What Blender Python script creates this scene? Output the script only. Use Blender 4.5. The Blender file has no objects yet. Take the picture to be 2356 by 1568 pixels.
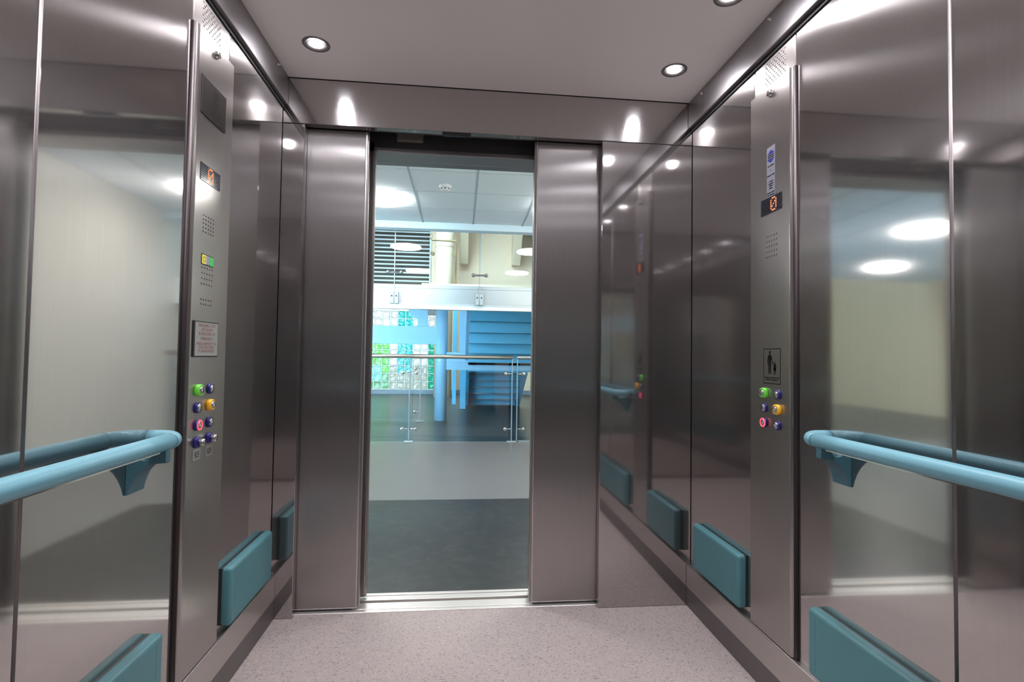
import bpy, bmesh, math, random
from mathutils import Vector, Matrix

random.seed(7)
C = bpy.context.scene.collection
scene = bpy.context.scene
PI = math.pi

# ------------------------------------------------------------------ camera
F_PX, YAW, PITCH, ROLL = 1185.2, 0.09964, 0.0298, 0.01457
cam_d = bpy.data.cameras.new('camera')
cam_d.sensor_fit = 'HORIZONTAL'
cam_d.sensor_width = 36.0
cam_d.lens = F_PX * 36.0 / 2356.0
cam_d.clip_start = 0.01
cam_d.clip_end = 200
cam = bpy.data.objects.new('camera', cam_d)
C.objects.link(cam)
_f = Vector((math.sin(YAW) * math.cos(PITCH), math.cos(YAW) * math.cos(PITCH), math.sin(PITCH)))
_r = Vector((math.cos(YAW), -math.sin(YAW), 0))
_u = _r.cross(_f)
_r2 = math.cos(ROLL) * _r + math.sin(ROLL) * _u
_u2 = -math.sin(ROLL) * _r + math.cos(ROLL) * _u
cam.matrix_world = Matrix(((_r2.x, _u2.x, -_f.x, 0.26437), (_r2.y, _u2.y, -_f.y, -2.27084),
                           (_r2.z, _u2.z, -_f.z, 1.11144), (0, 0, 0, 1)))
scene.camera = cam

# ------------------------------------------------------------------ daylight, exposure
SKY = 46.0
LAMP = 115.0          # lift downlight lens
BEAM = 23.0           # lift downlight beam, watts
LOBBY_LAMP = 50.0
world = bpy.data.worlds.new('daylight')
scene.world = world
world.use_nodes = True
_bg = world.node_tree.nodes['Background']
_bg.inputs['Color'].default_value = (0.55, 0.84, 1.0, 1)
_bg.inputs['Strength'].default_value = SKY
vs = scene.view_settings
vs.view_transform = 'Standard'
vs.look = 'None'
vs.exposure = 0.0
vs.gamma = 1.0
vs.use_curve_mapping = False
cy = scene.cycles
cy.max_bounces = 12
cy.diffuse_bounces = 4
cy.glossy_bounces = 8
cy.transparent_max_bounces = 12
cy.sample_clamp_indirect = 6.0
cy.caustics_reflective = True
cy.caustics_refractive = False
cy.use_denoising = True

# ------------------------------------------------------------------ materials
def mat(name, col, rough=0.5, metal=0.0, aniso=0.0, emit=None, estr=0.0, spec=None, coat=0.0):
    m = bpy.data.materials.new(name)
    m.use_nodes = True
    b = m.node_tree.nodes['Principled BSDF']
    b.inputs['Base Color'].default_value = (*col, 1)
    b.inputs['Roughness'].default_value = rough
    b.inputs['Metallic'].default_value = metal
    if aniso:
        b.inputs['Anisotropic'].default_value = aniso
        t = m.node_tree.nodes.new('ShaderNodeTangent')
        t.direction_type = 'RADIAL'
        t.axis = 'Z'
        m.node_tree.links.new(t.outputs[0], b.inputs['Tangent'])
    if emit:
        b.inputs['Emission Color'].default_value = (*emit, 1)
        b.inputs['Emission Strength'].default_value = estr
    if spec is not None:
        b.inputs['Specular IOR Level'].default_value = spec
    if coat:
        b.inputs['Coat Weight'].default_value = coat
        b.inputs['Coat Roughness'].default_value = 0.1
    return m

def steel(name, col, r1, a1, r2, a2, fac, wave=0.0, rot=0.0):
    """brushed stainless steel: a sharp and a broad lobe, grain vertical so highlights smear sideways"""
    m = mat(name, col, r1, 1.0, a1)
    nt = m.node_tree
    b = nt.nodes['Principled BSDF']
    b2 = nt.nodes.new('ShaderNodeBsdfPrincipled')
    b2.inputs['Base Color'].default_value = (*col, 1)
    b2.inputs['Metallic'].default_value = 1
    b2.inputs['Roughness'].default_value = r2
    b2.inputs['Anisotropic'].default_value = a2
    for q in (b, b2):
        q.inputs['Anisotropic Rotation'].default_value = rot
    t = nt.nodes.new('ShaderNodeTangent'); t.direction_type = 'RADIAL'; t.axis = 'Z'
    nt.links.new(t.outputs[0], b2.inputs['Tangent'])
    nt.links.new(t.outputs[0], b.inputs['Tangent'])
    mx = nt.nodes.new('ShaderNodeMixShader')
    mx.inputs[0].default_value = fac
    nt.links.new(b.outputs[0], mx.inputs[1]); nt.links.new(b2.outputs[0], mx.inputs[2])
    nt.links.new(mx.outputs[0], nt.nodes['Material Output'].inputs['Surface'])
    # faint vertical grain in the tone of the metal
    tc = nt.nodes.new('ShaderNodeTexCoord')
    mp = nt.nodes.new('ShaderNodeMapping'); mp.inputs['Scale'].default_value = (260, 260, 3)
    nz = nt.nodes.new('ShaderNodeTexNoise'); nz.inputs['Scale'].default_value = 1.0; nz.inputs['Detail'].default_value = 3
    cr = nt.nodes.new('ShaderNodeMapRange')
    cr.inputs['To Min'].default_value = 0.93; cr.inputs['To Max'].default_value = 1.05
    vm = nt.nodes.new('ShaderNodeVectorMath'); vm.operation = 'SCALE'; vm.inputs[0].default_value = col
    nt.links.new(tc.outputs['Object'], mp.inputs[0]); nt.links.new(mp.outputs[0], nz.inputs['Vector'])
    nt.links.new(nz.outputs['Fac'], cr.inputs['Value']); nt.links.new(cr.outputs[0], vm.inputs['Scale'])
    nt.links.new(vm.outputs[0], b.inputs['Base Color']); nt.links.new(vm.outputs[0], b2.inputs['Base Color'])
    if wave:
        n2 = nt.nodes.new('ShaderNodeTexNoise'); n2.inputs['Scale'].default_value = 2.2; n2.inputs['Detail'].default_value = 0
        bp = nt.nodes.new('ShaderNodeBump'); bp.inputs['Strength'].default_value = 1.0; bp.inputs['Distance'].default_value = wave
        nt.links.new(tc.outputs['Object'], n2.inputs['Vector']); nt.links.new(n2.outputs['Fac'], bp.inputs['Height'])
        nt.links.new(bp.outputs[0], b.inputs['Normal']); nt.links.new(bp.outputs[0], b2.inputs['Normal'])
    return m

def speckle(name, base, dark, light, scale, rough, bump=0.0, amount=(0.40, 0.62), spec=0.4, big=0.0):
    m = mat(name, base, rough, spec=spec)
    nt = m.node_tree
    b = nt.nodes['Principled BSDF']
    tc = nt.nodes.new('ShaderNodeTexCoord')
    n1 = nt.nodes.new('ShaderNodeTexNoise'); n1.inputs['Scale'].default_value = scale; n1.inputs['Detail'].default_value = 4
    n1.inputs['Roughness'].default_value = 0.65
    cr = nt.nodes.new('ShaderNodeValToRGB')
    cr.color_ramp.elements[0].position = amount[0]; cr.color_ramp.elements[0].color = (*dark, 1)
    cr.color_ramp.elements[1].position = amount[1]; cr.color_ramp.elements[1].color = (*light, 1)
    e = cr.color_ramp.elements.new(sum(amount) / 2); e.color = (*base, 1)
    nt.links.new(tc.outputs['Object'], n1.inputs['Vector']); nt.links.new(n1.outputs['Fac'], cr.inputs['Fac'])
    out = cr.outputs['Color']
    if big:
        n2 = nt.nodes.new('ShaderNodeTexNoise'); n2.inputs['Scale'].default_value = 2.5; n2.inputs['Detail'].default_value = 6
        mr = nt.nodes.new('ShaderNodeMapRange'); mr.inputs['To Min'].default_value = 1 - big; mr.inputs['To Max'].default_value = 1 + big
        vm = nt.nodes.new('ShaderNodeVectorMath'); vm.operation = 'SCALE'
        nt.links.new(tc.outputs['Object'], n2.inputs['Vector']); nt.links.new(n2.outputs['Fac'], mr.inputs['Value'])
        nt.links.new(out, vm.inputs[0]); nt.links.new(mr.outputs[0], vm.inputs['Scale'])
        out = vm.outputs[0]
    nt.links.new(out, b.inputs['Base Color'])
    if bump:
        bp = nt.nodes.new('ShaderNodeBump'); bp.inputs['Strength'].default_value = bump; bp.inputs['Distance'].default_value = 0.002
        nt.links.new(n1.outputs['Fac'], bp.inputs['Height']); nt.links.new(bp.outputs[0], b.inputs['Normal'])
    return m

def flecked(name, base, dark, light, rough):
    """sheet vinyl with small random chips"""
    m = mat(name, base, rough, spec=0.12)
    nt = m.node_tree; b = nt.nodes['Principled BSDF']
    tc = nt.nodes.new('ShaderNodeTexCoord')
    def ramp(src, stops):
        cr = nt.nodes.new('ShaderNodeValToRGB'); el = cr.color_ramp.elements
        el[0].position, el[0].color = stops[0][0], (*stops[0][1], 1)
        el[1].position, el[1].color = stops[-1][0], (*stops[-1][1], 1)
        for p, c in stops[1:-1]:
            e = el.new(p); e.color = (*c, 1)
        nt.links.new(src, cr.inputs['Fac']); return cr.outputs['Color']
    v = nt.nodes.new('ShaderNodeTexVoronoi'); v.inputs['Scale'].default_value = 170
    w = nt.nodes.new('ShaderNodeTexNoise'); w.inputs['Scale'].default_value = 260; w.inputs['Detail'].default_value = 3
    sp = nt.nodes.new('ShaderNodeSeparateColor')
    nt.links.new(tc.outputs['Object'], v.inputs['Vector']); nt.links.new(tc.outputs['Object'], w.inputs['Vector'])
    nt.links.new(v.outputs['Color'], sp.inputs[0])
    mid = tuple((a + c) / 2 for a, c in zip(base, dark))
    c1 = ramp(sp.outputs[0], [(0.0, dark), (0.07, mid), (0.16, base), (0.82, base), (1.0, light)])
    c2 = ramp(w.outputs['Fac'], [(0.30, mid), (0.48, base), (0.70, light)])
    mx = nt.nodes.new('ShaderNodeMix'); mx.data_type = 'RGBA'; mx.inputs[0].default_value = 0.45
    nt.links.new(c1, mx.inputs[6]); nt.links.new(c2, mx.inputs[7]); nt.links.new(mx.outputs[2], b.inputs['Base Color'])
    return m

def glass(name, tint, refl=0.06):
    m = bpy.data.materials.new(name); m.use_nodes = True
    nt = m.node_tree; nt.nodes.remove(nt.nodes['Principled BSDF'])
    tr = nt.nodes.new('ShaderNodeBsdfTransparent'); tr.inputs[0].default_value = (*tint, 1)
    gl = nt.nodes.new('ShaderNodeBsdfGlossy'); gl.inputs['Roughness'].default_value = 0.0
    fr = nt.nodes.new('ShaderNodeFresnel'); fr.inputs[0].default_value = 1.5
    mx = nt.nodes.new('ShaderNodeMixShader')
    nt.links.new(fr.outputs[0], mx.inputs[0]); nt.links.new(tr.outputs[0], mx.inputs[1]); nt.links.new(gl.outputs[0], mx.inputs[2])
    nt.links.new(mx.outputs[0], nt.nodes['Material Output'].inputs['Surface'])
    return m

def block_glass(name, col):
    m = bpy.data.materials.new(name); m.use_nodes = True
    nt = m.node_tree; nt.nodes.remove(nt.nodes['Principled BSDF'])
    tl = nt.nodes.new('ShaderNodeBsdfTranslucent'); tl.inputs[0].default_value = (*col, 1)
    df = nt.nodes.new('ShaderNodeBsdfDiffuse'); df.inputs[0].default_value = (*col, 1)
    gl = nt.nodes.new('ShaderNodeBsdfGlossy'); gl.inputs['Roughness'].default_value = 0.08
    tc = nt.nodes.new('ShaderNodeTexCoord')
    nz = nt.nodes.new('ShaderNodeTexNoise'); nz.inputs['Scale'].default_value = 9.0
    bp = nt.nodes.new('ShaderNodeBump'); bp.inputs['Distance'].default_value = 0.03; bp.inputs['Strength'].default_value = 0.8
    nt.links.new(tc.outputs['Object'], nz.inputs['Vector']); nt.links.new(nz.outputs['Fac'], bp.inputs['Height'])
    nt.links.new(bp.outputs[0], gl.inputs['Normal'])
    m1 = nt.nodes.new('ShaderNodeMixShader'); m1.inputs[0].default_value = 0.12
    m2 = nt.nodes.new('ShaderNodeMixShader'); m2.inputs[0].default_value = 0.045
    nt.links.new(tl.outputs[0], m1.inputs[1]); nt.links.new(df.outputs[0], m1.inputs[2])
    nt.links.new(m1.outputs[0], m2.inputs[1]); nt.links.new(gl.outputs[0], m2.inputs[2])
    nt.links.new(m2.outputs[0], nt.nodes['Material Output'].inputs['Surface'])
    return m

STEEL = (0.56, 0.535, 0.53)
M = {}
M['wall'] = steel('brushed_steel_wall', STEEL, 0.06, 0.4, 0.29, 0.97, 0.22, wave=0.0008)
M['panel'] = steel('brushed_steel_panel', (0.46, 0.43, 0.42), 0.2, 0.5, 0.38, 0.8, 0.55)
M['front'] = steel('brushed_steel_front', (0.51, 0.487, 0.485), 0.055, 0.3, 0.29, 0.95, 0.16)
M['lintel'] = steel('brushed_steel_lintel', (0.55, 0.53, 0.52), 0.06, 0.3, 0.20, 0.75, 0.40, rot=0.25)
M['door'] = steel('brushed_steel_door', (0.46, 0.435, 0.435), 0.22, 1.0, 0.40, 1.0, 0.55)
M['trim'] = steel('brushed_steel_trim', (0.36, 0.34, 0.34), 0.30, 0.4, 0.42, 0.5, 0.5)
M['joint'] = mat('dull_joint_strip', (0.20, 0.18, 0.185), 0.45, 1.0)
M['bead'] = mat('dull_steel_bead', (0.065, 0.056, 0.058), 0.5, 1.0)
M['edge'] = mat('polished_steel_edge', (0.66, 0.62, 0.61), 0.25, 1.0)
M['skirt'] = steel('brushed_steel_skirting', (0.58, 0.55, 0.54), 0.25, 0.3, 0.4, 0.5, 0.5)
M['kick'] = mat('dark_kick_plate', (0.16, 0.145, 0.145), 0.4, 0.6)
M['chrome'] = mat('chrome', (0.75, 0.74, 0.73), 0.12, 1.0)
M['alu'] = mat('sill_aluminium', (0.80, 0.77, 0.74), 0.36, 0.8)
M['black'] = mat('black_recess', (0.012, 0.012, 0.013), 0.6)
M['rubber'] = mat('black_rubber', (0.02, 0.02, 0.022), 0.5)
M['cavity'] = mat('dark_cavity', (0.03, 0.03, 0.03), 0.8)
M['hanger'] = mat('grey_bracket', (0.20, 0.19, 0.17), 0.5, 0.4)
M['ceil'] = mat('satin_ceiling_panel', (0.90, 0.85, 0.835), 0.38, 0.0, spec=0.35)
M['floor'] = flecked('speckled_vinyl', (0.335, 0.295, 0.288), (0.12, 0.105, 0.105), (0.43, 0.385, 0.38), 0.6)
M['teal'] = mat('teal_bumper_plastic', (0.070, 0.205, 0.235), 0.40)
M['teal_dark'] = mat('teal_bumper_base', (0.05, 0.16, 0.19), 0.5)
M['rail'] = mat('teal_handrail_plastic', (0.165, 0.385, 0.47), 0.36)
M['rail_br'] = mat('teal_bracket_plastic', (0.045, 0.135, 0.17), 0.4)
M['glassblack'] = mat('dark_display_glass', (0.022, 0.025, 0.036), 0.12)
M['dot'] = mat('unlit_led_dot', (0.045, 0.04, 0.055), 0.4)
M['led'] = mat('orange_led', (0.3, 0.05, 0.01), 0.4, emit=(1.0, 0.20, 0.05), estr=2.2)
M['green'] = mat('green_button_ring', (0.13, 0.55, 0.05), 0.3, emit=(0.13, 0.6, 0.05), estr=0.12)
M['blue'] = mat('navy_button_ring', (0.018, 0.018, 0.16), 0.28)
M['yellow'] = mat('yellow_button_ring', (0.80, 0.42, 0.02), 0.3, emit=(0.8, 0.4, 0.02), estr=0.05)
M['redlit'] = mat('lit_red_ring', (0.8, 0.06, 0.1), 0.4, emit=(1.0, 0.10, 0.16), estr=0.9)
M['cap'] = mat('button_steel', (0.62, 0.62, 0.63), 0.25, 1.0)
M['mark'] = mat('raised_symbol', (0.86, 0.88, 0.9), 0.25, 0.6)
M['engrave'] = mat('engraved_dark', (0.05, 0.05, 0.055), 0.5)
M['plaque'] = mat('dark_plaque', (0.022, 0.017, 0.016), 0.6, 0.0, spec=0.04)
M['notice'] = mat('notice_plate_metal', (0.34, 0.36, 0.345), 0.45, 0.35)
M['red_text'] = mat('red_print', (0.30, 0.07, 0.07), 0.5)
M['sticker'] = mat('pale_sticker', (0.24, 0.245, 0.30), 0.35, 0.2)
M['logo_blue'] = mat('blue_print', (0.008, 0.014, 0.24), 0.4)
M['black_print'] = mat('black_print', (0.010, 0.010, 0.011), 0.6, spec=0.05)
M['grey_print'] = mat('grey_print', (0.04, 0.04, 0.045), 0.6, spec=0.05)
M['lampY'] = mat('yellow_indicator', (0.75, 0.66, 0.10), 0.3, emit=(0.8, 0.7, 0.08), estr=0.25)
M['lampW'] = mat('clear_indicator', (0.36, 0.36, 0.46), 0.2)
M['lampG'] = mat('green_indicator', (0.04, 0.42, 0.09), 0.3, emit=(0.04, 0.5, 0.1), estr=0.3)
M['lens'] = mat('lit_lens', (0.9, 0.9, 1.0), 0.3, emit=(0.93, 0.92, 1.0), estr=LAMP)
M['lobby_lens'] = mat('lit_diffuser', (0.9, 0.9, 0.88), 0.4, emit=(1.0, 0.97, 0.93), estr=LOBBY_LAMP)
M['l_ceil'] = mat('lobby_ceiling_tile', (0.80, 0.925, 1.0), 0.8)  # white tile tinted blue in place of bluish daylight
M['l_grid'] = mat('lobby_ceiling_grid', (0.40, 0.48, 0.53), 0.6)
M['l_fascia'] = mat('pale_blue_fascia', (0.66, 0.86, 0.96), 0.6)
M['bridge'] = mat('bridge_white_paint', (0.82, 0.94, 1.0), 0.45)
M['paint'] = mat('light_blue_steel_paint', (0.31, 0.62, 0.88), 0.45)
M['paint2'] = mat('blue_steel_paint', (0.10, 0.44, 0.70), 0.4)
M['cream'] = mat('cream_wall_paint', (0.90, 0.68, 0.48), 0.7)
M['cream2'] = mat('cream_column_paint', (0.90, 0.71, 0.50), 0.55)
M['l_wall'] = mat('pale_lobby_wall', (0.82, 0.80, 0.74), 0.6)
M['mat_dark'] = speckle('dark_slate_vinyl', (0.026, 0.0245, 0.022), (0.017, 0.016, 0.0145), (0.046, 0.043, 0.037), 14, 0.33, amount=(0.38, 0.68), big=0.25, spec=0.5)
M['l_floor'] = speckle('grey_lobby_vinyl', (0.19, 0.19, 0.185), (0.15, 0.15, 0.147), (0.235, 0.232, 0.225), 180, 0.30, big=0.08, spec=0.5)
M['l_floor2'] = speckle('slate_lobby_vinyl', (0.055, 0.061, 0.060), (0.045, 0.051, 0.05), (0.068, 0.074, 0.072), 60, 0.28, big=0.08, spec=0.5)
M['kerb'] = mat('grey_blue_kerb', (0.16, 0.23, 0.29), 0.5)
M['mortar'] = mat('pale_mortar', (0.62, 0.66, 0.66), 0.7)
M['glass'] = glass('clear_glass', (0.992, 0.998, 1.0))
M['stain'] = mat('stainless_rail', (0.62, 0.60, 0.57), 0.28, 1.0)
M['post'] = mat('stainless_post', (0.50, 0.62, 0.70), 0.3, 0.8)
M['fit'] = mat('dark_fitting', (0.20, 0.21, 0.21), 0.35, 0.7)
M['slat'] = mat('pale_slat', (0.80, 0.82, 0.80), 0.35)
M['pane_dark'] = mat('dark_pane', (0.12, 0.10, 0.08), 0.15)
M['brass'] = mat('brass_rail', (0.34, 0.23, 0.12), 0.35, 0.6)
M['white'] = mat('white_plastic', (0.80, 0.86, 0.88), 0.4)
M['b_green'] = block_glass('green_glass_block', (0.0075, 0.0374, 0.0014))
M['b_green2'] = block_glass('soft_green_glass_block', (0.0084, 0.0258, 0.0094))
M['b_refl'] = block_glass('reflection_tint_glass_block', (0.0103, 0.0384, 0.0328))  # turquoise tint stands in for a reflection in the balustrade glass
M['b_teal'] = block_glass('teal_glass_block', (0.0009, 0.0290, 0.0258))
M['b_emer'] = block_glass('emerald_glass_block', (0.0005, 0.0211, 0.0112))
M['b_clear'] = block_glass('clear_glass_block', (0.0540, 0.0397, 0.0344))
M['b_beige'] = block_glass('beige_glass_block', (0.0311, 0.0259, 0.0194))

# ------------------------------------------------------------------ mesh helpers
class MB:
    """collects shapes in world coordinates"""
    def __init__(s):
        s.bm = bmesh.new()
    def box(s, x0, x1, y0, y1, z0, z1, bev=0.0, seg=2, mi=0):
        t = bmesh.new()
        v = [t.verts.new((x, y, z)) for x in (x0, x1) for y in (y0, y1) for z in (z0, z1)]
        for q in ((0, 1, 3, 2), (4, 6, 7, 5), (0, 4, 5, 1), (2, 3, 7, 6), (0, 2, 6, 4), (1, 5, 7, 3)):
            t.faces.new([v[i] for i in q])
        if bev:
            bmesh.ops.bevel(t, geom=list(t.edges), offset=bev, segments=seg, affect='EDGES', profile=0.5)
        s.add(t, mi)
        return s
    def add(s, t, mi=0):
        bmesh.ops.recalc_face_normals(t, faces=list(t.faces))
        mp = {}
        for v in t.verts:
            mp[v] = s.bm.verts.new(v.co)
        for f in t.faces:
            nf = s.bm.faces.new([mp[v] for v in f.verts])
            nf.smooth = f.smooth
            nf.material_index = mi
        t.free()
    def prism(s, pts, axis, a, b, bev=0.0, seg=2, mi=0):
        """2D polygon swept along one axis. axis 0: (y,z), 1: (x,z), 2: (x,y)"""
        t = bmesh.new()
        def P(p, w):
            return {0: (w, p[0], p[1]), 1: (p[0], w, p[1]), 2: (p[0], p[1], w)}[axis]
        A = [t.verts.new(P(p, a)) for p in pts]
        B = [t.verts.new(P(p, b)) for p in pts]
        t.faces.new(A); t.faces.new(B[::-1])
        n = len(pts)
        for i in range(n):
            t.faces.new((A[i], B[i], B[(i + 1) % n], A[(i + 1) % n]))
        bmesh.ops.recalc_face_normals(t, faces=list(t.faces))
        if bev:
            bmesh.ops.bevel(t, geom=list(t.edges), offset=bev, segments=seg, affect='EDGES', profile=0.5)
        s.add(t, mi)
        return s
    def tube(s, pts, r, n=16, caps=True, mi=0):
        t = bmesh.new()
        pts = [Vector(p) for p in pts]
        rs = r if isinstance(r, (list, tuple)) else [r] * len(pts)
        rings = []
        ref = None
        for i, p in enumerate(pts):
            d = (pts[min(i + 1, len(pts) - 1)] - pts[max(i - 1, 0)]).normalized()
            if ref is None:
                ref = Vector((0, 0, 1)) if abs(d.z) < 0.9 else Vector((1, 0, 0))
            a = (ref - d * ref.dot(d)).normalized()
            b = d.cross(a)
            ref = a
            rings.append([t.verts.new(p + rs[i] * (math.cos(2 * PI * k / n) * a + math.sin(2 * PI * k / n) * b)) for k in range(n)])
        for A, B in zip(rings, rings[1:]):
            for k in range(n):
                f = t.faces.new((A[k], A[(k + 1) % n], B[(k + 1) % n], B[k]))
                f.smooth = True
        if caps:
            t.faces.new(rings[0][::-1]); t.faces.new(rings[-1])
        s.add(t, mi)
        return s
    def lathe(s, prof, o, axis, n=32, smooth=True, mi=0, sq=0.0):
        """profile of (radius, height) turned about an axis through o; sq squares the circle off"""
        t = bmesh.new()
        ax = Vector(axis).normalized()
        a = Vector((0, 0, 1)) if abs(ax.z) < 0.9 else Vector((1, 0, 0))
        a = (a - ax * a.dot(ax)).normalized()
        b = ax.cross(a)
        o = Vector(o)
        rings = []
        for r, h in prof:
            ring = []
            for k in range(n):
                th = 2 * PI * k / n
                c, sn = math.cos(th), math.sin(th)
                q = 1.0
                if sq:
                    q = (abs(c) ** (2 + sq) + abs(sn) ** (2 + sq)) ** (-1 / (2 + sq))
                ring.append(t.verts.new(o + ax * h + r * q * (c * a + sn * b)))
            rings.append(ring)
        for A, B in zip(rings, rings[1:]):
            for k in range(n):
                f = t.faces.new((A[k], A[(k + 1) % n], B[(k + 1) % n], B[k]))
                f.smooth = smooth
        if prof[0][0] > 1e-5:
            t.faces.new(rings[0])
        if prof[-1][0] > 1e-5:
            t.faces.new(rings[-1])
        bmesh.ops.remove_doubles(t, verts=list(t.verts), dist=1e-6)
        s.add(t, mi)
        return s
    def poly(s, pts, mi=0):
        vs_ = [s.bm.verts.new(p) for p in pts]
        f = s.bm.faces.new(vs_)
        f.material_index = mi
        return s
    def build(s, name, mats, parent=None, loc=None):
        if not isinstance(mats, (list, tuple)):
            mats = [mats]
        co = [v.co for v in s.bm.verts]
        if parent is not None:
            base = Vector((0, 0, 0)); q = parent
            while q:
                base += q.location; q = q.parent
            off = Vector(loc) - base if loc is not None else Vector((0, 0, 0))
            org = base + off
        else:
            lo = Vector([min(c[i] for c in co) for i in range(3)])
            hi = Vector([max(c[i] for c in co) for i in range(3)])
            org = Vector(loc) if loc is not None else Vector(((lo.x + hi.x) / 2, (lo.y + hi.y) / 2, lo.z))
            off = org
        for v in s.bm.verts:
            v.co = v.co - org
        me = bpy.data.meshes.new(name)
        s.bm.to_mesh(me); s.bm.free()
        for m in mats:
            me.materials.append(m)
        o = bpy.data.objects.new(name, me)
        C.objects.link(o)
        o.parent = parent
        o.location = off
        return o

def tag(o, label, cat, group=None):
    o['label'] = label; o['category'] = cat
    if group: o['group'] = group
    return o
def thing(name, loc, label, cat, group=None):
    o = bpy.data.objects.new(name, None); C.objects.link(o)
    o.empty_display_size = 0.1
    o.location = loc
    return tag(o, label, cat, group)
def struct(o, label=None):
    o['kind'] = 'structure'
    if label: o['label'] = label
    return o
def sroot(name, loc, label=None):
    o = bpy.data.objects.new(name, None); C.objects.link(o); o.location = loc
    return struct(o, label)
def children(o):
    return [c for c in C.objects if c.parent == o]
def dup(root, loc, label):
    r = root.copy(); C.objects.link(r); r.location = loc; r['label'] = label
    for ch in children(root):
        c = ch.copy(); C.objects.link(c); c.parent = r
        for g in children(ch):
            d = g.copy(); C.objects.link(d); d.parent = c
    return r
def part(o, label):
    o['label'] = label
    return o

def text_polys(body, size):
    cu = bpy.data.curves.new('lettering', 'FONT')
    cu.body = body; cu.size = size; cu.align_x = 'CENTER'; cu.align_y = 'CENTER'
    cu.resolution_u = 2
    ob = bpy.data.objects.new('lettering', cu); C.objects.link(ob)
    dg = bpy.context.evaluated_depsgraph_get()
    me = bpy.data.meshes.new_from_object(ob.evaluated_get(dg))
    vs_ = [(v.co.x, v.co.y) for v in me.vertices]
    fs = [list(p.vertices) for p in me.polygons]
    bpy.data.objects.remove(ob); bpy.data.curves.remove(cu); bpy.data.meshes.remove(me)
    return vs_, fs

# ------------------------------------------------------------------ the lift car
XL, XR = -0.5113, 1.3199       # side wall faces
YR = -2.40                     # rear wall
ZC = 2.298                     # ceiling
ZL = 2.10                      # lintel underside
JL, JR = -0.418, 0.893         # jambs of the car entrance
Z_SK, Z_KICK = 0.187, 0.085
COP0, COP1, COPZ0, COPZ1 = -0.742, -0.512, 0.19, 2.053
SEAM = -1.262
CORN = 2.165

def X(side, w):                # side 'L' or 'R', w = distance out of the wall
    return XL + w if side == 'L' else XR - w
def sgn(side):
    return 1 if side == 'L' else -1
def sbox(mb, side, w0, w1, y0, y1, z0, z1, bev=0.0, seg=2, mi=0):
    a, b = sorted((X(side, w0), X(side, w1)))
    return mb.box(a, b, y0, y1, z0, z1, bev, seg, mi)
def wall_pt(side, y, z, u, v, w):    # u to the viewer's right on that wall
    return (X(side, w), y + sgn(side) * u, z + v)
def wall_text(mb, side, y, z, body, size, w, mi=0, sx=1.0):
    vs_, fs = text_polys(body, size)
    vv = [mb.bm.verts.new(wall_pt(side, y, z, a * sx, b, w)) for a, b in vs_]
    for f in fs:
        try:
            nf = mb.bm.faces.new([vv[i] for i in f]); nf.material_index = mi
        except ValueError:
            pass
def wall_poly(mb, side, y, z, pts, w, mi=0):
    mb.poly([wall_pt(side, y, z, a, b, w) for a, b in pts], mi)
def bar_line(mb, side, y, z, width, h, w, words, mi=0):
    """a line of print too small to read: word-long strokes"""
    tot = sum(words) + 0.6 * (len(words) - 1)
    u = -width / 2
    for k in words:
        l = width * k / tot
        wall_poly(mb, side, y, z, [(u, -h / 2), (u + l, -h / 2), (u + l, h / 2), (u, h / 2)], w, mi)
        u += l + width * 0.6 / tot

struct(MB().box(XL - .05, XR + .05, YR - .05, 0.03, -0.06, 0).build('floor', M['floor']), 'speckled pinkish grey vinyl floor of the lift car')

# ceiling panel, with its narrow dark joint at the front
ce = MB().box(XL - .05, XR + .05, YR - .05, -0.004, ZC, ZC + .05).build('ceiling', M['ceil'])
struct(ce, 'plain satin ceiling panel of the lift car')

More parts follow.
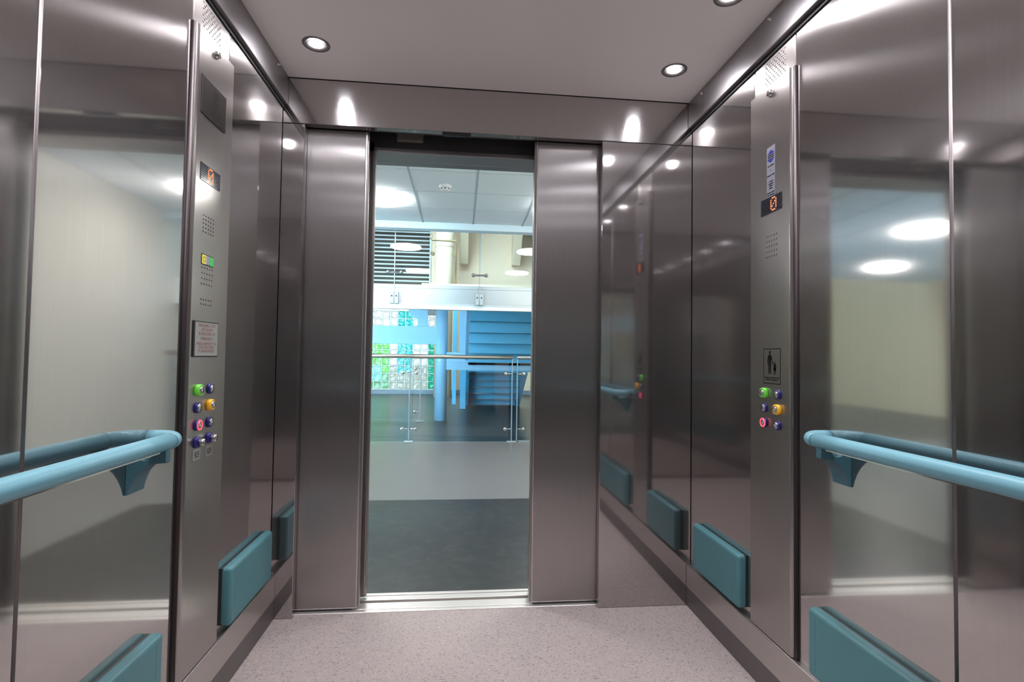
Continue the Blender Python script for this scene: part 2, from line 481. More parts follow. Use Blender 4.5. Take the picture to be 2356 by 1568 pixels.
for side, nm in (('L', 'left'), ('R', 'right')):
    mb = MB(); sbox(mb, side, -0.06, -0.012, YR - .05, 0.03, 0, ZC + .05)
    w = struct(mb.build('wall_' + nm, M['black'], loc=(X(side, -0.012), 0, 0)))
    def panel(y0, y1, z0, z1, name='wall_panel', m=None):
        mb = MB(); sbox(mb, side, -0.014, 0.0, y0, y1, z0, z1, 0.0035, 3)
        return mb.build(name, m or M['wall'], w, loc=(X(side, 0), (y0 + y1) / 2, z0))
    panel(COP1 + .003, -0.002, Z_SK - .03, CORN)
    panel(COP0 + .001, COP1 - .001, COPZ1 - .03, CORN, 'vent_panel', M['panel'])
    panel(SEAM + .0015, COP0 - .001, Z_SK - .03, CORN)
    panel(YR, SEAM - .0015, Z_SK - .03, CORN)
    # rolled joint strip between the two big panels
    mb = MB(); mb.tube([(X(side, -0.004), SEAM, Z_SK), (X(side, -0.004), SEAM, CORN)], 0.0062, 12)
    mb.build('joint_strip', M['joint'], w, loc=(X(side, 0), SEAM, Z_SK))
    # vent holes punched above the control panel
    mb = MB()
    for j in range(9):
        for i in range(7):
            y = -0.687 + 0.0165 * i + (0.008 if j % 2 else 0)
            z = 2.072 + 0.0098 * j
            mb.lathe([(0.0, 0.0012), (0.0026, 0.0012), (0.0034, 0.0)], (X(side, 0.0004), y, z), (sgn(side), 0, 0), 8)
    mb.build('vent_hole', M['trim'], w)['kind'] = 'stuff'
    # recessed joint under the cornice
    mb = MB(); sbox(mb, side, -0.012, 0.006, YR, -0.001, CORN - .002, CORN + .016)
    mb.build('shadow_gap', M['black'], w)
    # cornice
    ti = struct(sroot('trim_1' if side == 'L' else 'trim_2', (X(side, 0), -0.3, CORN)), None)
    mb = MB(); sbox(mb, side, -0.012, 0.021, YR, -0.0015, CORN + .012, ZC, 0.003, 2)
    mb.build('cornice', M['trim'], ti)
    for yy in (-0.144, -0.644, -1.144, -1.7):
        mb = MB(); mb.lathe([(0.0075, 0), (0.0075, 0.003), (0.004, 0.006), (0.004, 0.012), (0, 0.013)], (X(side, 0.021), yy, 2.272), (sgn(side), 0, 0), 16)
        mb.build('screw', M['chrome'], ti)
    # skirting: steel band above a dark kick strip
    bs = sroot('baseboard_' + nm, (X(side, 0), -1.0, 0), None)
    mb = MB(); sbox(mb, side, -0.012, 0.021, YR, -0.0015, Z_KICK, Z_SK, 0.003, 2)
    mb.build('skirting_band', M['skirt'], bs)
    mb = MB(); sbox(mb, side, -0.012, 0.0185, YR, -0.0015, 0.0005, Z_KICK)
    mb.build('kick_strip', M['kick'], bs)

# rear wall
w = struct(MB().box(XL - .06, XR + .06, YR - .06, YR - .012, 0, ZC + .05).build('wall_rear', M['black']))
for a, b in ((XL + .002, 0.097), (0.100, 0.708), (0.711, XR - .002)):
    MB().box(a, b, YR - .014, YR, 0.02, ZC - .002, 0.0035, 2).build('wall_panel', M['wall'], w, loc=((a + b) / 2, YR, 0.02))

# front wall: two return panels and the lintel
w = sroot('wall_front', (0.24, 0.02, 0))
MB().box(XL, JL, 0, 0.036, 0.001, ZL - .0015, 0.0025, 2).build('return_panel', M['front'], w, loc=((XL + JL) / 2, 0, 0))
MB().box(JR, XR, 0, 0.036, 0.001, ZL - .0015, 0.0025, 2).build('return_panel', M['front'], w, loc=((XR + JR) / 2, 0, 0))
MB().box(XL, XR, 0, 0.036, ZL, ZC - .001, 0.002, 2).build('lintel_panel', M['lintel'], w, loc=(0.4, 0, ZL))
MB().box(XL - .05, XR + .05, 0.004, 0.05, ZC - .001, ZC + .05).build('head_closer', M['black'], w)

# car doors
def car_door(name, x0, x1, lead, label):
    d = sroot(name, ((x0 + x1) / 2, 0.06, 0.012), label)
    MB().box(x0, x1, 0.046, 0.072, 0.012, 2.16, 0.004, 2).build('door_panel', M['door'], d, loc=((x0 + x1) / 2, 0.046, 0.012))
    a, b = sorted((x1 if lead > 0 else x0, (x1 if lead > 0 else x0) + lead * 0.013))
    MB().box(a, b, 0.054, 0.070, 0.014, 2.14, 0.003, 2).build('leading_edge', M['trim'], d)
    g = (x1 if lead > 0 else x0)
    a, b = sorted((g - lead * .002, g + lead * 0.004))
    MB().box(a, b, 0.0475, 0.052, 0.014, 2.14).build('edge_bead', M['edge'], d)
    a, b = sorted((x0 + .004, x1 - .02))
    MB().box(a, b, 0.05, 0.068, 0.004, 0.013).build('guide_shoe', M['rubber'], d)
    return d
car_door('door_1', -0.88, -0.167, 1, 'car door leaf on the side of the eight-button panel, drawn half open')
car_door('door_2', 0.602, 1.32, -1, 'car door leaf on the side of the six-button panel, drawn half open')
def landing_door(name, x0, x1, lead, label):
    d = sroot(name, ((x0 + x1) / 2, 0.165, 0.012), label)
    MB().box(x0, x1, 0.148, 0.180, 0.012, 2.10, 0.004, 2).build('door_panel', M['trim'], d, loc=((x0 + x1) / 2, 0.15, 0.012))
    g = x1 if lead > 0 else x0
    a, b = sorted((g - lead * .001, g + lead * .006))
    MB().box(a, b, 0.150, 0.157, 0.014, 2.09, .001, 1).build('edge_bead', M['edge'], d)
    a, b = sorted((g, g + lead * .004))
    MB().box(a, b, 0.16, 0.178, 0.014, 2.09).build('leading_edge', M['trim'], d)
    return d
landing_door('door_3', -0.95, -0.147, 1, 'landing door leaf behind the car door by the eight-button panel')
landing_door('door_4', 0.605, 1.4, -1, 'landing door leaf behind the car door by the six-button panel')

# sills with running grooves
sl = sroot('trim_3', (0.24, 0.07, 0), None)
mb = MB().box(XL, XR, 0.028, 0.050, -0.05, 0.0035, .001, 1)
mb.build('sill_nosing', M['alu'], sl)
MB().box(XL, XR, 0.056, 0.112, -0.05, 0.003, .001, 1).build('sill_plate', M['alu'], sl)
MB().box(XL, XR, 0.050, 0.056, -0.05, -0.004).build('sill_groove', M['black'], sl)
sl = sroot('trim_4', (0.24, 0.17, 0), None)
MB().box(-0.5, 1.0, 0.138, 0.178, -0.05, 0.003, .001, 1).build('sill_plate', M['alu'], sl)
MB().box(-0.5, 1.0, 0.184, 0.205, -0.05, 0.004, .001, 1).build('sill_nosing', M['alu'], sl)
MB().box(-0.5, 1.0, 0.178, 0.184, -0.05, -0.004).build('sill_groove', M['black'], sl)

# header gear above the doors
hd = sroot('trim_5', (0.24, 0.14, 2.06), None)
MB().box(-0.95, 1.45, 0.148, 0.156, 2.072, 2.5).build('header_back', M['cavity'], hd)
MB().box(-0.95, 1.45, 0.0755, 0.150, 2.17, 2.5).build('header_block', M['cavity'], hd)
MB().box(-0.95, 1.45, 0.148, 0.262, 2.052, 2.074, .002, 1).build('architrave', M['trim'], hd)
mb = MB().box(-0.045, 0.075, 0.125, 0.147, 2.10, 2.17, .003, 1).box(-0.05, 0.08, 0.119, 0.125, 2.128, 2.134)
mb.build('hanger_bracket', M['hanger'], hd)
MB().tube([(-0.5, 0.11, 2.13), (1.2, 0.11, 2.13)], 0.002, 8).build('drive_cable', M['hanger'], hd)

se = thing('door_sensor', (0.231, 0.018, ZL), 'small black sensor box fixed under the lintel above the open doors', 'sensor')
MB().box(0.167, 0.295, 0.004, 0.032, ZL - .0085, ZL, .002, 2).build('sensor_housing', M['rubber'], se)
MB().box(0.178, 0.284, 0.008, 0.028, ZL - .0105, ZL - .0085, .0008, 1).build('sensor_window', M['glassblack'], se)

# ------------------------------------------------------------------ downlights
def downlight(loc, label):
    t = thing('ceiling_downlight', loc, label, 'ceiling light', 'round downlights in the lift ceiling')
    x, y, z = loc
    MB().lathe([(0.034, 0.004), (0.036, -0.002), (0.047, -0.004), (0.051, -0.002), (0.052, 0.004)], (x, y, z), (0, 0, 1), 40).build('trim_ring', M['trim'], t)
    MB().lathe([(0.0, -0.0012), (0.024, -0.001), (0.0335, 0.002)], (x, y, z), (0, 0, 1), 32).build('lens', M['lens'], t)
    ld = bpy.data.lights.new('beam', 'SPOT')
    ld.energy = BEAM; ld.color = (1.0, 0.95, 0.97); ld.shadow_soft_size = 0.03
    ld.spot_size = math.radians(150); ld.spot_blend = 1.0
    lo_ = bpy.data.objects.new('beam', ld); C.objects.link(lo_)
    lo_.parent = t; lo_.location = (0, 0, -0.008)
    return t
d0 = downlight((-0.307, -0.26, ZC), 'round lit ceiling downlight nearest the doors, on the eight-button panel side')
for (x, y, lb) in ((1.12, -0.26, 'round lit ceiling downlight nearest the doors, on the six-button panel side'),
                   (1.12, -0.70, 'lit downlight second from the doors on the six-button panel side, cut by the picture top'),
                   (-0.307, -0.70, 'round downlight second from the doors on the eight-button panel side'),
                   (1.12, -1.19, 'round downlight third from the doors on the six-button panel side'),
                   (-0.307, -1.19, 'round downlight third from the doors on the eight-button panel side'),
                   (1.12, -1.64, 'round downlight fourth from the doors on the six-button panel side'),
                   (-0.307, -1.64, 'round downlight fourth from the doors on the eight-button panel side'),
                   (1.12, -2.08, 'round downlight nearest the rear wall on the six-button panel side'),
                   (-0.307, -2.08, 'round downlight nearest the rear wall on the eight-button panel side')):
    dup(d0, (x, y, ZC), lb)

# ------------------------------------------------------------------ control panels
PW = 0.016                      # face of the control panel in front of the wall
def button(panel, side, y, z, ring_m, symbol, r=0.0185, proud=0.011, cap_r=0.0125, cap_h=0.0015, label=None):
    ax = (sgn(side), 0, 0)
    o = (X(side, PW), y, z)
    b = MB().lathe([(r * 1.02, 0), (r * 1.02, proud * 0.55), (r * .93, proud * .9), (r * .82, proud), (cap_r + .0012, proud), (cap_r + .001, proud - .003), (0, proud - .003)], o, ax, 36, sq=.7).build('button', M[ring_m], panel, loc=o)
    if label: part(b, label)
    top = proud + cap_h
    MB().lathe([(cap_r, proud - .003), (cap_r, top - .0008), (cap_r * .93, top), (0, top)], o, ax, 32).build('cap', M['cap'], b, loc=o)
    if symbol:
        mb = MB(); w = PW + top + .0004
        if symbol in '0123456789':
            wall_text(mb, side, y, z + .001, symbol, 0.0150, w)
        elif symbol == 'bell':
            wall_poly(mb, side, y, z, [(-.006, -.0035), (.006, -.0035), (.0042, -.001), (.0036, .004), (.0015, .006), (-.0015, .006), (-.0036, .004), (-.0042, -.001)], w)
            wall_poly(mb, side, y, z, [(-.0014, -.0058), (.0014, -.0058), (.0014, -.0042), (-.0014, -.0042)], w)
        elif symbol in ('open', 'close'):
            k = 1 if symbol == 'open' else -1
            for s_ in (1, -1):
                c = s_ * .0045
                wall_poly(mb, side, y, z, [(c + s_ * k * .0028, 0), (c - s_ * k * .0028, .0045), (c - s_ * k * .0028, -.0045)], w)
            wall_poly(mb, side, y, z, [(-.0006, -.006), (.0006, -.006), (.0006, .006), (-.0006, .006)], w)
        elif symbol == 'up':
            wall_poly(mb, side, y, z, [(-.0055, -.001), (.0045, -.005), (.0045, .003)], w)
        mb.build('symbol', M['mark'], b, loc=o)
    return b
def key_switch(panel, side, y, z):
    ax = (sgn(side), 0, 0); o = (X(side, PW), y, z)
    b = MB().lathe([(.0165, 0), (.0165, .005), (.0150, .008), (.0, .008)], o, ax, 36, sq=1.2).build('key_switch', M['blue'], panel, loc=o)
    part(b, 'protruding steel key barrel on a navy square')
    MB().lathe([(.0108, .007), (.0108, .022), (.0098, .024), (.0, .024)], o, ax, 28).build('barrel', M['cap'], b, loc=o)
    mb = MB(); wall_poly(mb, side, y, z, [(-.0008, -.006), (.0008, -.006), (.0008, .006), (-.0008, .006)], PW + .0245)
    mb.build('keyway', M['engrave'], b, loc=o)
def hole_grid(panel, side, ys, zs, name='speaker_grille', r=0.0024):
    mb = MB()
    for y in ys:
        for z in zs:
            mb.lathe([(0, .0004), (r, .0004)], (X(side, PW), y, z), (sgn(side), 0, 0), 10)
    return mb.build(name, M['engrave'], panel)
def lin(a, b, n):
    return [a + (b - a) * i / (n - 1) for i in range(n)]
DIGIT0 = ("01110", "10001", "10011", "10101", "11001", "10001", "01110")
def display(panel, side, y0, y1, z0, z1, yd):
    zc = (z0 + z1) / 2
    mb = MB(); sbox(mb, side, PW - .001, PW + .0015, y0, y1, z0, z1, .0007, 1)
    d = mb.build('display', M['glassblack'], panel, loc=(X(side, PW), (y0 + y1) / 2, zc))
    part(d, 'dark display window with an orange dotted zero')
    mb = MB()
    for r, row in enumerate(DIGIT0):
        for c, ch in enumerate(row):
            if ch == '1':
                u = (c - 2) * 0.0068; v = (3 - r) * 0.0067
                p = wall_pt(side, yd, zc, u, v, PW + .0016)
                mb.lathe([(0, .0006), (.0025, .0003), (.0027, 0)], p, (sgn(side), 0, 0), 10)
    mb.build('lit_zero', M['led'], d)
    mb = MB()
    ul = [(wall_pt(side, (y0 + y1) / 2, zc, u, 0, 0)[1]) for u in lin(-(y1 - y0) / 2 + .006, (y1 - y0) / 2 - .006, 15)]
    for y in ul:
        for z in lin(z0 + .006, z1 - .006, 7):
            if abs(y - yd) > .019:
                mb.lathe([(0, .0001), (.0018, .0001)], (X(side, PW + .0016), y, z), (sgn(side), 0, 0), 6)
    mb.build('dot_matrix', M['dot'], d)
    return d


def faceplate(panel, side):
    # a folded plate whose rear edge rolls back to the wall
    pts = [(COP1, 0.0), (COP1, PW), (COP0 + .010, PW)]
    for k in range(1, 8):
        a = PI / 2 * k / 8
        pts.append((COP0 + .010 - .010 * math.sin(a), PW - .010 + .010 * math.cos(a)))
    pts += [(COP0, 0.002), (COP0, 0.0)]
    poly = [(X(side, w), y) for y, w in pts]
    MB().prism(poly, 2, COPZ0, COPZ1).build('faceplate', M['panel'], panel, loc=(X(side, 0), (COP0 + COP1) / 2, COPZ0))
    mb = MB()
    mb.tube([(X(side, 0.002), COP0 - .003, COPZ0), (X(side, 0.002), COP0 - .003, COPZ1)], 0.008, 12)
    mb.build('edge_bead', M['bead'], panel, loc=(X(side, 0), COP0, COPZ0))
    o = (X(side, PW), -0.634, 2.02)
    k = MB().lathe([(.012, 0), (.012, .003), (.009, .005), (.009, .010), (0, .010)], o, (sgn(side), 0, 0), 24).build('key_lock', M['chrome'], panel, loc=o)
    mb = MB(); wall_poly(mb, side, o[1], o[2], [(-.001, -.005), (.001, -.005), (.001, .005), (-.001, .005)], PW + .0104)
    mb.build('keyway', M['engrave'], k)

# panel with eight buttons
cpl = thing('control_panel', (X('L', 0), (COP0 + COP1) / 2, COPZ0),
            'tall steel lift control panel with dark logo plate, red-lettered notice and eight buttons', 'control panel')
faceplate(cpl, 'L')
mb = MB(); sbox(mb, 'L', PW, PW + .004, -0.716, -0.569, 1.809, 1.917, .001, 1)
pl = mb.build('maker_plate', M['plaque'], cpl, loc=(X('L', PW), -0.642, 1.863)); part(pl, 'dark metal plate with an arrow emblem')
mb = MB(); w = PW + .0043
wall_poly(mb, 'L', -0.638, 1.889, [(-.022, 0), (.022, 0), (.008, .014), (-.008, .014)], w)
wall_poly(mb, 'L', -0.638, 1.873, [(-.022, 0), (-.008, -.014), (.008, -.014), (.022, 0)], w)
mb.build('emblem', M['black_print'], pl)
mb = MB()
for z, wd, wo in ((1.884, .036, (4,)), (1.8775, .036, (5,)), (1.848, .10, (5, 3, 6)), (1.836, .085, (6, 4)), (1.825, .06, (3, 4))):
    bar_line(mb, 'L', -0.640, z, wd, .0032, w, wo)
mb.build('fine_print', M['black_print'], pl)
display(cpl, 'L', -0.708, -0.587, 1.613, 1.665, -0.648)
mb = MB(); sbox(mb, 'L', PW, PW + .0034, -0.718, -0.567, 1.807, 1.919)
mb.build('plate_edge', M['rubber'], pl)
hole_grid(cpl, 'L', lin(-.681, -.621, 5), lin(1.466, 1.514, 5))
mb = MB(); sbox(mb, 'L', PW - .001, PW + .001, -0.686, -0.614, 1.369, 1.401)
ind = mb.build('indicator_window', M['rubber'], cpl); part(ind, 'small window with yellow, clear and green lamps')
for a, b, m in ((-0.684, -0.661, 'lampY'), (-0.660, -0.640, 'lampW'), (-0.638, -0.616, 'lampG')):
    mb = MB(); sbox(mb, 'L', PW + .0005, PW + .0025, a, b, 1.371, 1.398, .0008, 1)
    mb.build('indicator_lamp', M[m], ind)
mb = MB()
wall_poly(mb, 'L', -0.6725, 1.3845, [(-.006, -.008), (.006, -.008), (.006, .008), (-.006, .008), (-.006, -.0065), (-.0045, -.0065), (-.0045, .0065), (.0045, .0065), (.0045, -.0065), (-.006, -.0065)], PW + .0028)
mb.build('lamp_symbol', M['grey_print'], ind)
hole_grid(cpl, 'L', lin(-.681, -.619, 5), lin(1.312, 1.360, 4))
hole_grid(cpl, 'L', lin(-.681, -.621, 5), (1.266, 1.252), 'microphone_grille')
mb = MB(); sbox(mb, 'L', PW, PW + .0045, -0.722, -0.575, 1.096, 1.202, .0012, 1)
nt_ = mb.build('notice_plate', M['rubber'], cpl, loc=(X('L', PW), -0.648, 1.149)); part(nt_, 'pale notice plate with red capitals in a black frame')
mb = MB(); sbox(mb, 'L', PW + .004, PW + .0052, -0.717, -0.580, 1.100, 1.198)
mb.build('notice_face', M['notice'], nt_)
mb = MB(); w = PW + .0055
for k, (body, z) in enumerate((('EMERGENCY STOP', 1.189), ('LIFT ALARM', 1.1765), ('IN THE EVENT OF', 1.164), ('EMERGENCY', 1.150), ('PRESS ALARM BUTTON', 1.1355), ('FOR 3 SECONDS', 1.1245), ('IF UNANSWERED', 1.1135))):
    wall_text(mb, 'L', -0.6485, z, body, 0.0125, w, sx=1.0 if len(body) < 16 else .92)
mb.build('red_lettering', M['red_text'], nt_)
for (y, z, m, s_, lb) in ((-.684, 1.000, 'green', '0', 'button with a large green ring'), (-.612, 1.000, 'blue', '2', None), (-.684, .949, 'blue', None, 'blank button in a navy ring'),
                      (-.612, .951, 'yellow', 'bell', 'alarm button with a yellow ring'), (-.682, .8985, 'blue', 'up', 'button glowing with a red ring'), (-.611, .8985, 'blue', 'open', None)):
    big = m in ('green', 'yellow')
    b = button(cpl, 'L', y, z, m, s_, r=.0168 if big else .0155, proud=.013 if big else .0085, cap_r=.0128 if s_ is None else .0112, label=lb)
    if s_ == 'up':
        MB().lathe([(.0116, .0080), (.0116, .0105), (.0152, .0105), (.0152, .0080)], (X('L', PW), y, z), (1, 0, 0), 36).build('lit_ring', M['redlit'], b)
key_switch(cpl, 'L', -.682, .8485)
key_switch(cpl, 'L', -.609, .8500)
for a, b, z0, z1 in ((-.701, -.656, .797, .828), (-.626, -.583, .795, .826)):
    mb = MB(); sbox(mb, 'L', PW, PW + .0012, a, b, z0, z1)
    lp = mb.build('engraved_tag', M['cap'], cpl)
    mb = MB()
    for q, wd in ((.70, .026), (.5, .03), (.3, .022)):
        bar_line(mb, 'L', (a + b) / 2, z0 + (z1 - z0) * q, wd, .003, PW + .0014, (4, 3))
    mb.build('fine_print', M['grey_print'], lp)

# panel with six buttons
cpr = thing('control_panel', (X('R', 0), (COP0 + COP1) / 2, COPZ0),
            'tall steel lift control panel with pale blue-arrow sticker, adult-and-child pictogram and six buttons', 'control panel')
faceplate(cpr, 'R')
mb = MB(); sbox(mb, 'R', PW, PW + .0006, -0.657, -0.611, 1.650, 1.838)
st = mb.build('sticker', M['sticker'], cpr, loc=(X('R', PW), -0.634, 1.744)); part(st, 'narrow pale sticker with a blue arrow emblem')
mb = MB(); w = PW + .0009; yc = -0.634
wall_poly(mb, 'R', yc, 1.812, [(-.021, 0), (.021, 0), (.002, .013), (-.002, .013)], w)
wall_poly(mb, 'R', yc, 1.796, [(-.021, 0), (-.002, -.013), (.002, -.013), (.021, 0)], w)
mb.build('emblem', M['logo_blue'], st)
mb = MB()
for z, wd, wo in ((1.8075, .034, (5,)), (1.8005, .034, (6,)), (1.772, .034, (3, 5)), (1.756, .004, (1,)), (1.739, .044, (5, 4)),
                  (1.718, .022, (1, 3)), (1.710, .024, (5,)), (1.703, .020, (4,)), (1.695, .018, (4,)), (1.680, .042, (6, 4)), (1.672, .040, (2, 5)), (1.661, .042, (5, 5)), (1.653, .034, (2, 4))):
    bar_line(mb, 'R', yc, z, wd, .0034, w, wo)
mb.build('fine_print', M['black_print'], st)
display(cpr, 'R', -0.695, -0.577, 1.609, 1.666, -0.650)
hole_grid(cpr, 'R', lin(-.666, -.611, 5), lin(1.462, 1.532, 5))
mb = MB(); sbox(mb, 'R', PW, PW + .0008, -0.687, -0.592, 1.031, 1.151)
pg = mb.build('pictogram_plate', M['panel'], cpr, loc=(X('R', PW), -0.6395, 1.091)); part(pg, 'black outlined pictogram of an adult holding a child by the hand')
mb = MB(); w = PW + .0011; yc, zc = -0.6395, 1.091
t_ = .0026; hw, hh = .0470, .0595
for a in ([(-hw, -hh), (hw, -hh), (hw, -hh + t_), (-hw, -hh + t_)], [(-hw, hh - t_), (hw, hh - t_), (hw, hh), (-hw, hh)],
          [(-hw, -hh), (-hw + t_, -hh), (-hw + t_, hh), (-hw, hh)], [(hw - t_, -hh), (hw, -hh), (hw, hh), (hw - t_, hh)]):
    wall_poly(mb, 'R', yc, zc, a, w)
mb.build('outline', M['black_print'], pg)
def figure(mb, u0, v0, h, arm):
    def e(cx_, cy_, rx, ry, n=18):
        wall_poly(mb, 'R', yc, zc, [(u0 + h * (cx_ + rx * math.cos(2 * PI * k / n)), v0 + h * (cy_ + ry * math.sin(2 * PI * k / n))) for k in range(n)], w)
    def q(*p):
        wall_poly(mb, 'R', yc, zc, [(u0 + h * a, v0 + h * b) for a, b in p], w)
    e(0, .935, .055, .065)
    q((-.035, .80), (.035, .80), (.03, .90), (-.03, .90))
    q((-.10, .55), (.10, .55), (.125, .78), (.06, .82), (-.06, .82), (-.125, .78))
    q((-.10, .55), (-.105, .42), (.105, .42), (.10, .55))
    q((-.105, .42), (-.085, 0), (-.02, 0), (-.005, .42))
    q((.005, .42), (.02, 0), (.085, 0), (.105, .42))
    q((-.125, .78), (-.17, .60), (-.165, .40), (-.125, .40), (-.12, .60), (-.09, .70))
    if arm > 0:
        q((.125, .78), (.19, .58), (.25, .43), (.22, .40), (.15, .55), (.09, .70))
    else:
        q((.125, .78), (.19, .60), (.16, .40), (.12, .42), (.12, .60), (.09, .70))
        q((-.12, .78), (-.26, .86), (-.24, .92), (-.08, .82))
        q((-.16, .30), (.16, .30), (.09, .58), (-.09, .58))
mb = MB()
figure(mb, -.011, -.026, .078, 1)
figure(mb, .0165, -.028, .044, -1)
mb.build('silhouette_print', M['black_print'], pg)
mb = MB()
bar_line(mb, 'R', yc, zc - .0385, .082, .0034, w, (6, 3, 5, 4))
bar_line(mb, 'R', yc, zc - .0455, .066, .0034, w, (4, 2, 5))
mb.build('fine_print', M['black_print'], pg)
for (y, z, m, s_, lb) in ((-.600, 1.000, 'green', '0', 'button with a large green ring'), (-.673, .999, 'blue', '2', None), (-.600, .949, 'blue', None, 'blank button in a navy ring'),
                      (-.674, .950, 'yellow', 'bell', 'alarm button with a yellow ring'), (-.600, .899, 'blue', 'up', 'button glowing with a red ring'), (-.672, .898, 'blue', 'open', None)):
    big = m in ('green', 'yellow')
    b = button(cpr, 'R', y, z, m, s_, r=.0168 if big else .0155, proud=.013 if big else .0085, cap_r=.0128 if s_ is None else .0112, label=lb)
    if s_ == 'up':
        MB().lathe([(.0116, .0080), (.0116, .0105), (.0152, .0105), (.0152, .0080)], (X('R', PW), y, z), (-1, 0, 0), 36).build('lit_ring', M['redlit'], b)

# ------------------------------------------------------------------ bumpers and handrails
def bumper(side, y0, y1, label):
    t = thing('bumper_pad', (X(side, 0), (y0 + y1) / 2, 0.21), label, 'bumper', 'teal bumper pads on the lift walls')
    mb = MB(); sbox(mb, side, 0, 0.012, y0 + .004, y1 - .004, 0.211, 0.395)
    mb.build('mounting_seam', M['rubber'], t)
    mb = MB(); sbox(mb, side, 0.0012, 0.037, y0, y1, 0.207, 0.399, .0125, 5)
    c = mb.build('cover', M['teal'], t)
    for f in c.data.polygons: f.use_smooth = f.area < 2e-3
    for e in (y0 + .034, y1 - .034):
        mb = MB(); sbox(mb, side, 0.0365, 0.0372, e - .0005, e + .0005, 0.222, 0.384)
        mb.build('end_cap_line', M['teal_dark'], t)
    return t
bumper('L', -0.464, -0.086, 'short teal bumper pad between the eight-button panel and the doors')
bumper('R', -0.466, -0.092, 'short teal bumper pad between the six-button panel and the doors')
bumper('L', -1.92, -0.853, 'long teal bumper pad under the handrail by the eight-button panel, cut by the picture edge')
bumper('R', -1.92, -0.841, 'long teal bumper pad under the handrail by the six-button panel, cut by the picture edge')

def handrail(side, label):
    W, Z, R = 0.075, 0.893, 0.0195
    t = thing('handrail', (X(side, 0), -1.5, Z), label, 'handrail', 'teal handrails on the lift walls')
    yb, ra = -0.932, 0.052
    P = lambda w, y, z=Z: (X(side, w), y, z)
    MB().tube([P(W, y) for y in lin(-2.27, yb - .004, 12)], R, 24).build('rail_tube', M['rail'], t)
    arc = [P(W, yb)] + [P(W - ra + ra * math.cos(a), yb + ra * math.sin(a)) for a in lin(0, PI / 2, 12)] + [P(0.0, yb + ra)]
    b = MB().tube(arc, R, 24).build('end_bend', M['rail'], t)
    MB().tube([P(W, yb - .0055), P(W, yb + .0015)], R - .0006, 24).build('joint_ring', M['teal_dark'], t)
    mb = MB(); sbox(mb, side, W - .006, W + .006, -2.27, yb - .01, Z - R - .0018, Z - R + .002)
    mb.build('underside_strip', M['chrome'], t)
    for ya in (-0.971, -2.10):
        yb2 = ya + .068
        prof = [(0, .772), (.005, .772), (.010, .790), (.018, .808), (.029, .8245), (.043, .837), (.060, .8445), (.088, .848), (.088, .876),
                (.060, .876), (.057, .865), (.050, .857), (.040, .8535), (.030, .8555), (.023, .862), (.0, .866)]
        mb = MB(); mb.prism([(X(side, w_), z_) for w_, z_ in prof], 1, ya, yb2, .0015, 2)
        for v in mb.bm.verts:
            if v.co.y > ya + .034:
                v.co.y -= .048 * min(1.0, abs(v.co.x - X(side, 0)) / .088)
        br = mb.build('bracket', M['rail_br'], t)
        mb = MB(); mb.lathe([(.011, 0), (.011, .014), (0, .014)], (X(side, 0.040), ya + .022, .8545), (0, 0, 1), 20)
        mb.build('glint_peg', M['chrome'], br)  # chrome stub added for the bright glint in the bracket's scoop
        mb = MB(); sbox(mb, side, 0.064, 0.0865, ya + .003, ya + .018, .8468, .8486)
        mb.build('lower_lip', M['rubber'], br)
    return t
handrail('L', 'teal tubular handrail ending beside the eight-button panel')
handrail('R', 'teal tubular handrail ending beside the six-button panel')

# ------------------------------------------------------------------ lobby shell
# shaft enclosure around the car, unseen, added to block stray sky light
sh = sroot('wall_shaft', (0.4, -1.2, 0))
MB().box(-0.9, -0.86, -2.75, 0.192, -0.4, 3.0).build('shaft_wall', M['cavity'], sh)
MB().box(1.66, 1.70, -2.75, 0.192, -0.4, 3.0).build('shaft_wall', M['cavity'], sh)
MB().box(-0.9, 1.70, -2.79, -2.75, -0.4, 3.0).build('shaft_wall', M['cavity'], sh)
MB().box(-0.9, 1.70, -2.75, 0.26, 2.9, 3.0).build('shaft_roof', M['cavity'], sh)
MB().box(-0.9, 1.70, -2.75, 0.20, -0.45, -0.4).build('shaft_floor', M['cavity'], sh)
MB().box(-0.9, 1.70, 0.192, 0.205, -0.45, -0.045).build('shaft_wall', M['cavity'], sh)
LX0, LX1, LY1 = -7.3, 2.3, 12.6
lw = sroot('wall_lift_side', (0.24, 0.25, 0))
mb = MB().box(-2.6, -0.50, 0.19, 0.30, 0, 6.4).box(0.98, LX1, 0.19, 0.30, 0, 6.4).box(-0.50, 0.98, 0.262, 0.30, 2.074, 6.4)
mb.box(LX0, -2.6, 0.19, 0.30, 2.75, 6.4).box(LX0, -2.6, 0.19, 0.30, 0, 0.15)
for nm, a, b in (('window_added', LX0, -2.6),):  # glazing added out of view to brighten the lobby ceiling and landing edge
    wn = sroot(nm, ((a + b) / 2, 0.24, 0.15), 'tall unseen glazing added beside the lift entrance to light the lobby')
    MB().box(a, b, 0.24, 0.246, 0.15, 2.7).build('pane', M['glass'], wn)
    fb = MB()
    for q in lin(a + .03, b - .03, 5):
        fb.box(q - .03, q + .03, 0.20, 0.28, 0.15, 2.7)
    fb.box(a, b, .20, .28, .15, .21).box(a, b, .20, .28, 2.64, 2.7)
    fb.build('window_frame', M['white'], wn)
mb.build('plaster', M['l_wall'], lw)
mb = MB().box(-0.52, -0.44, 0.19, 0.32, 0, 2.06, .002, 1).box(0.92, 1.0, 0.19, 0.32, 0, 2.06, .002, 1).box(-0.52, 1.0, 0.262, 0.32, 2.052, 2.14, .002, 1)
mb.build('door_frame', M['trim'], lw)
struct(MB().box(LX0 - .1, LX0, 0.19, LY1 + .1, 0, 6.4).build('wall_west', M['cream2']))
struct(MB().box(LX1, LX1 + .1, 0.19, LY1 + .1, 0, 6.4).build('wall_east', M['l_wall']))
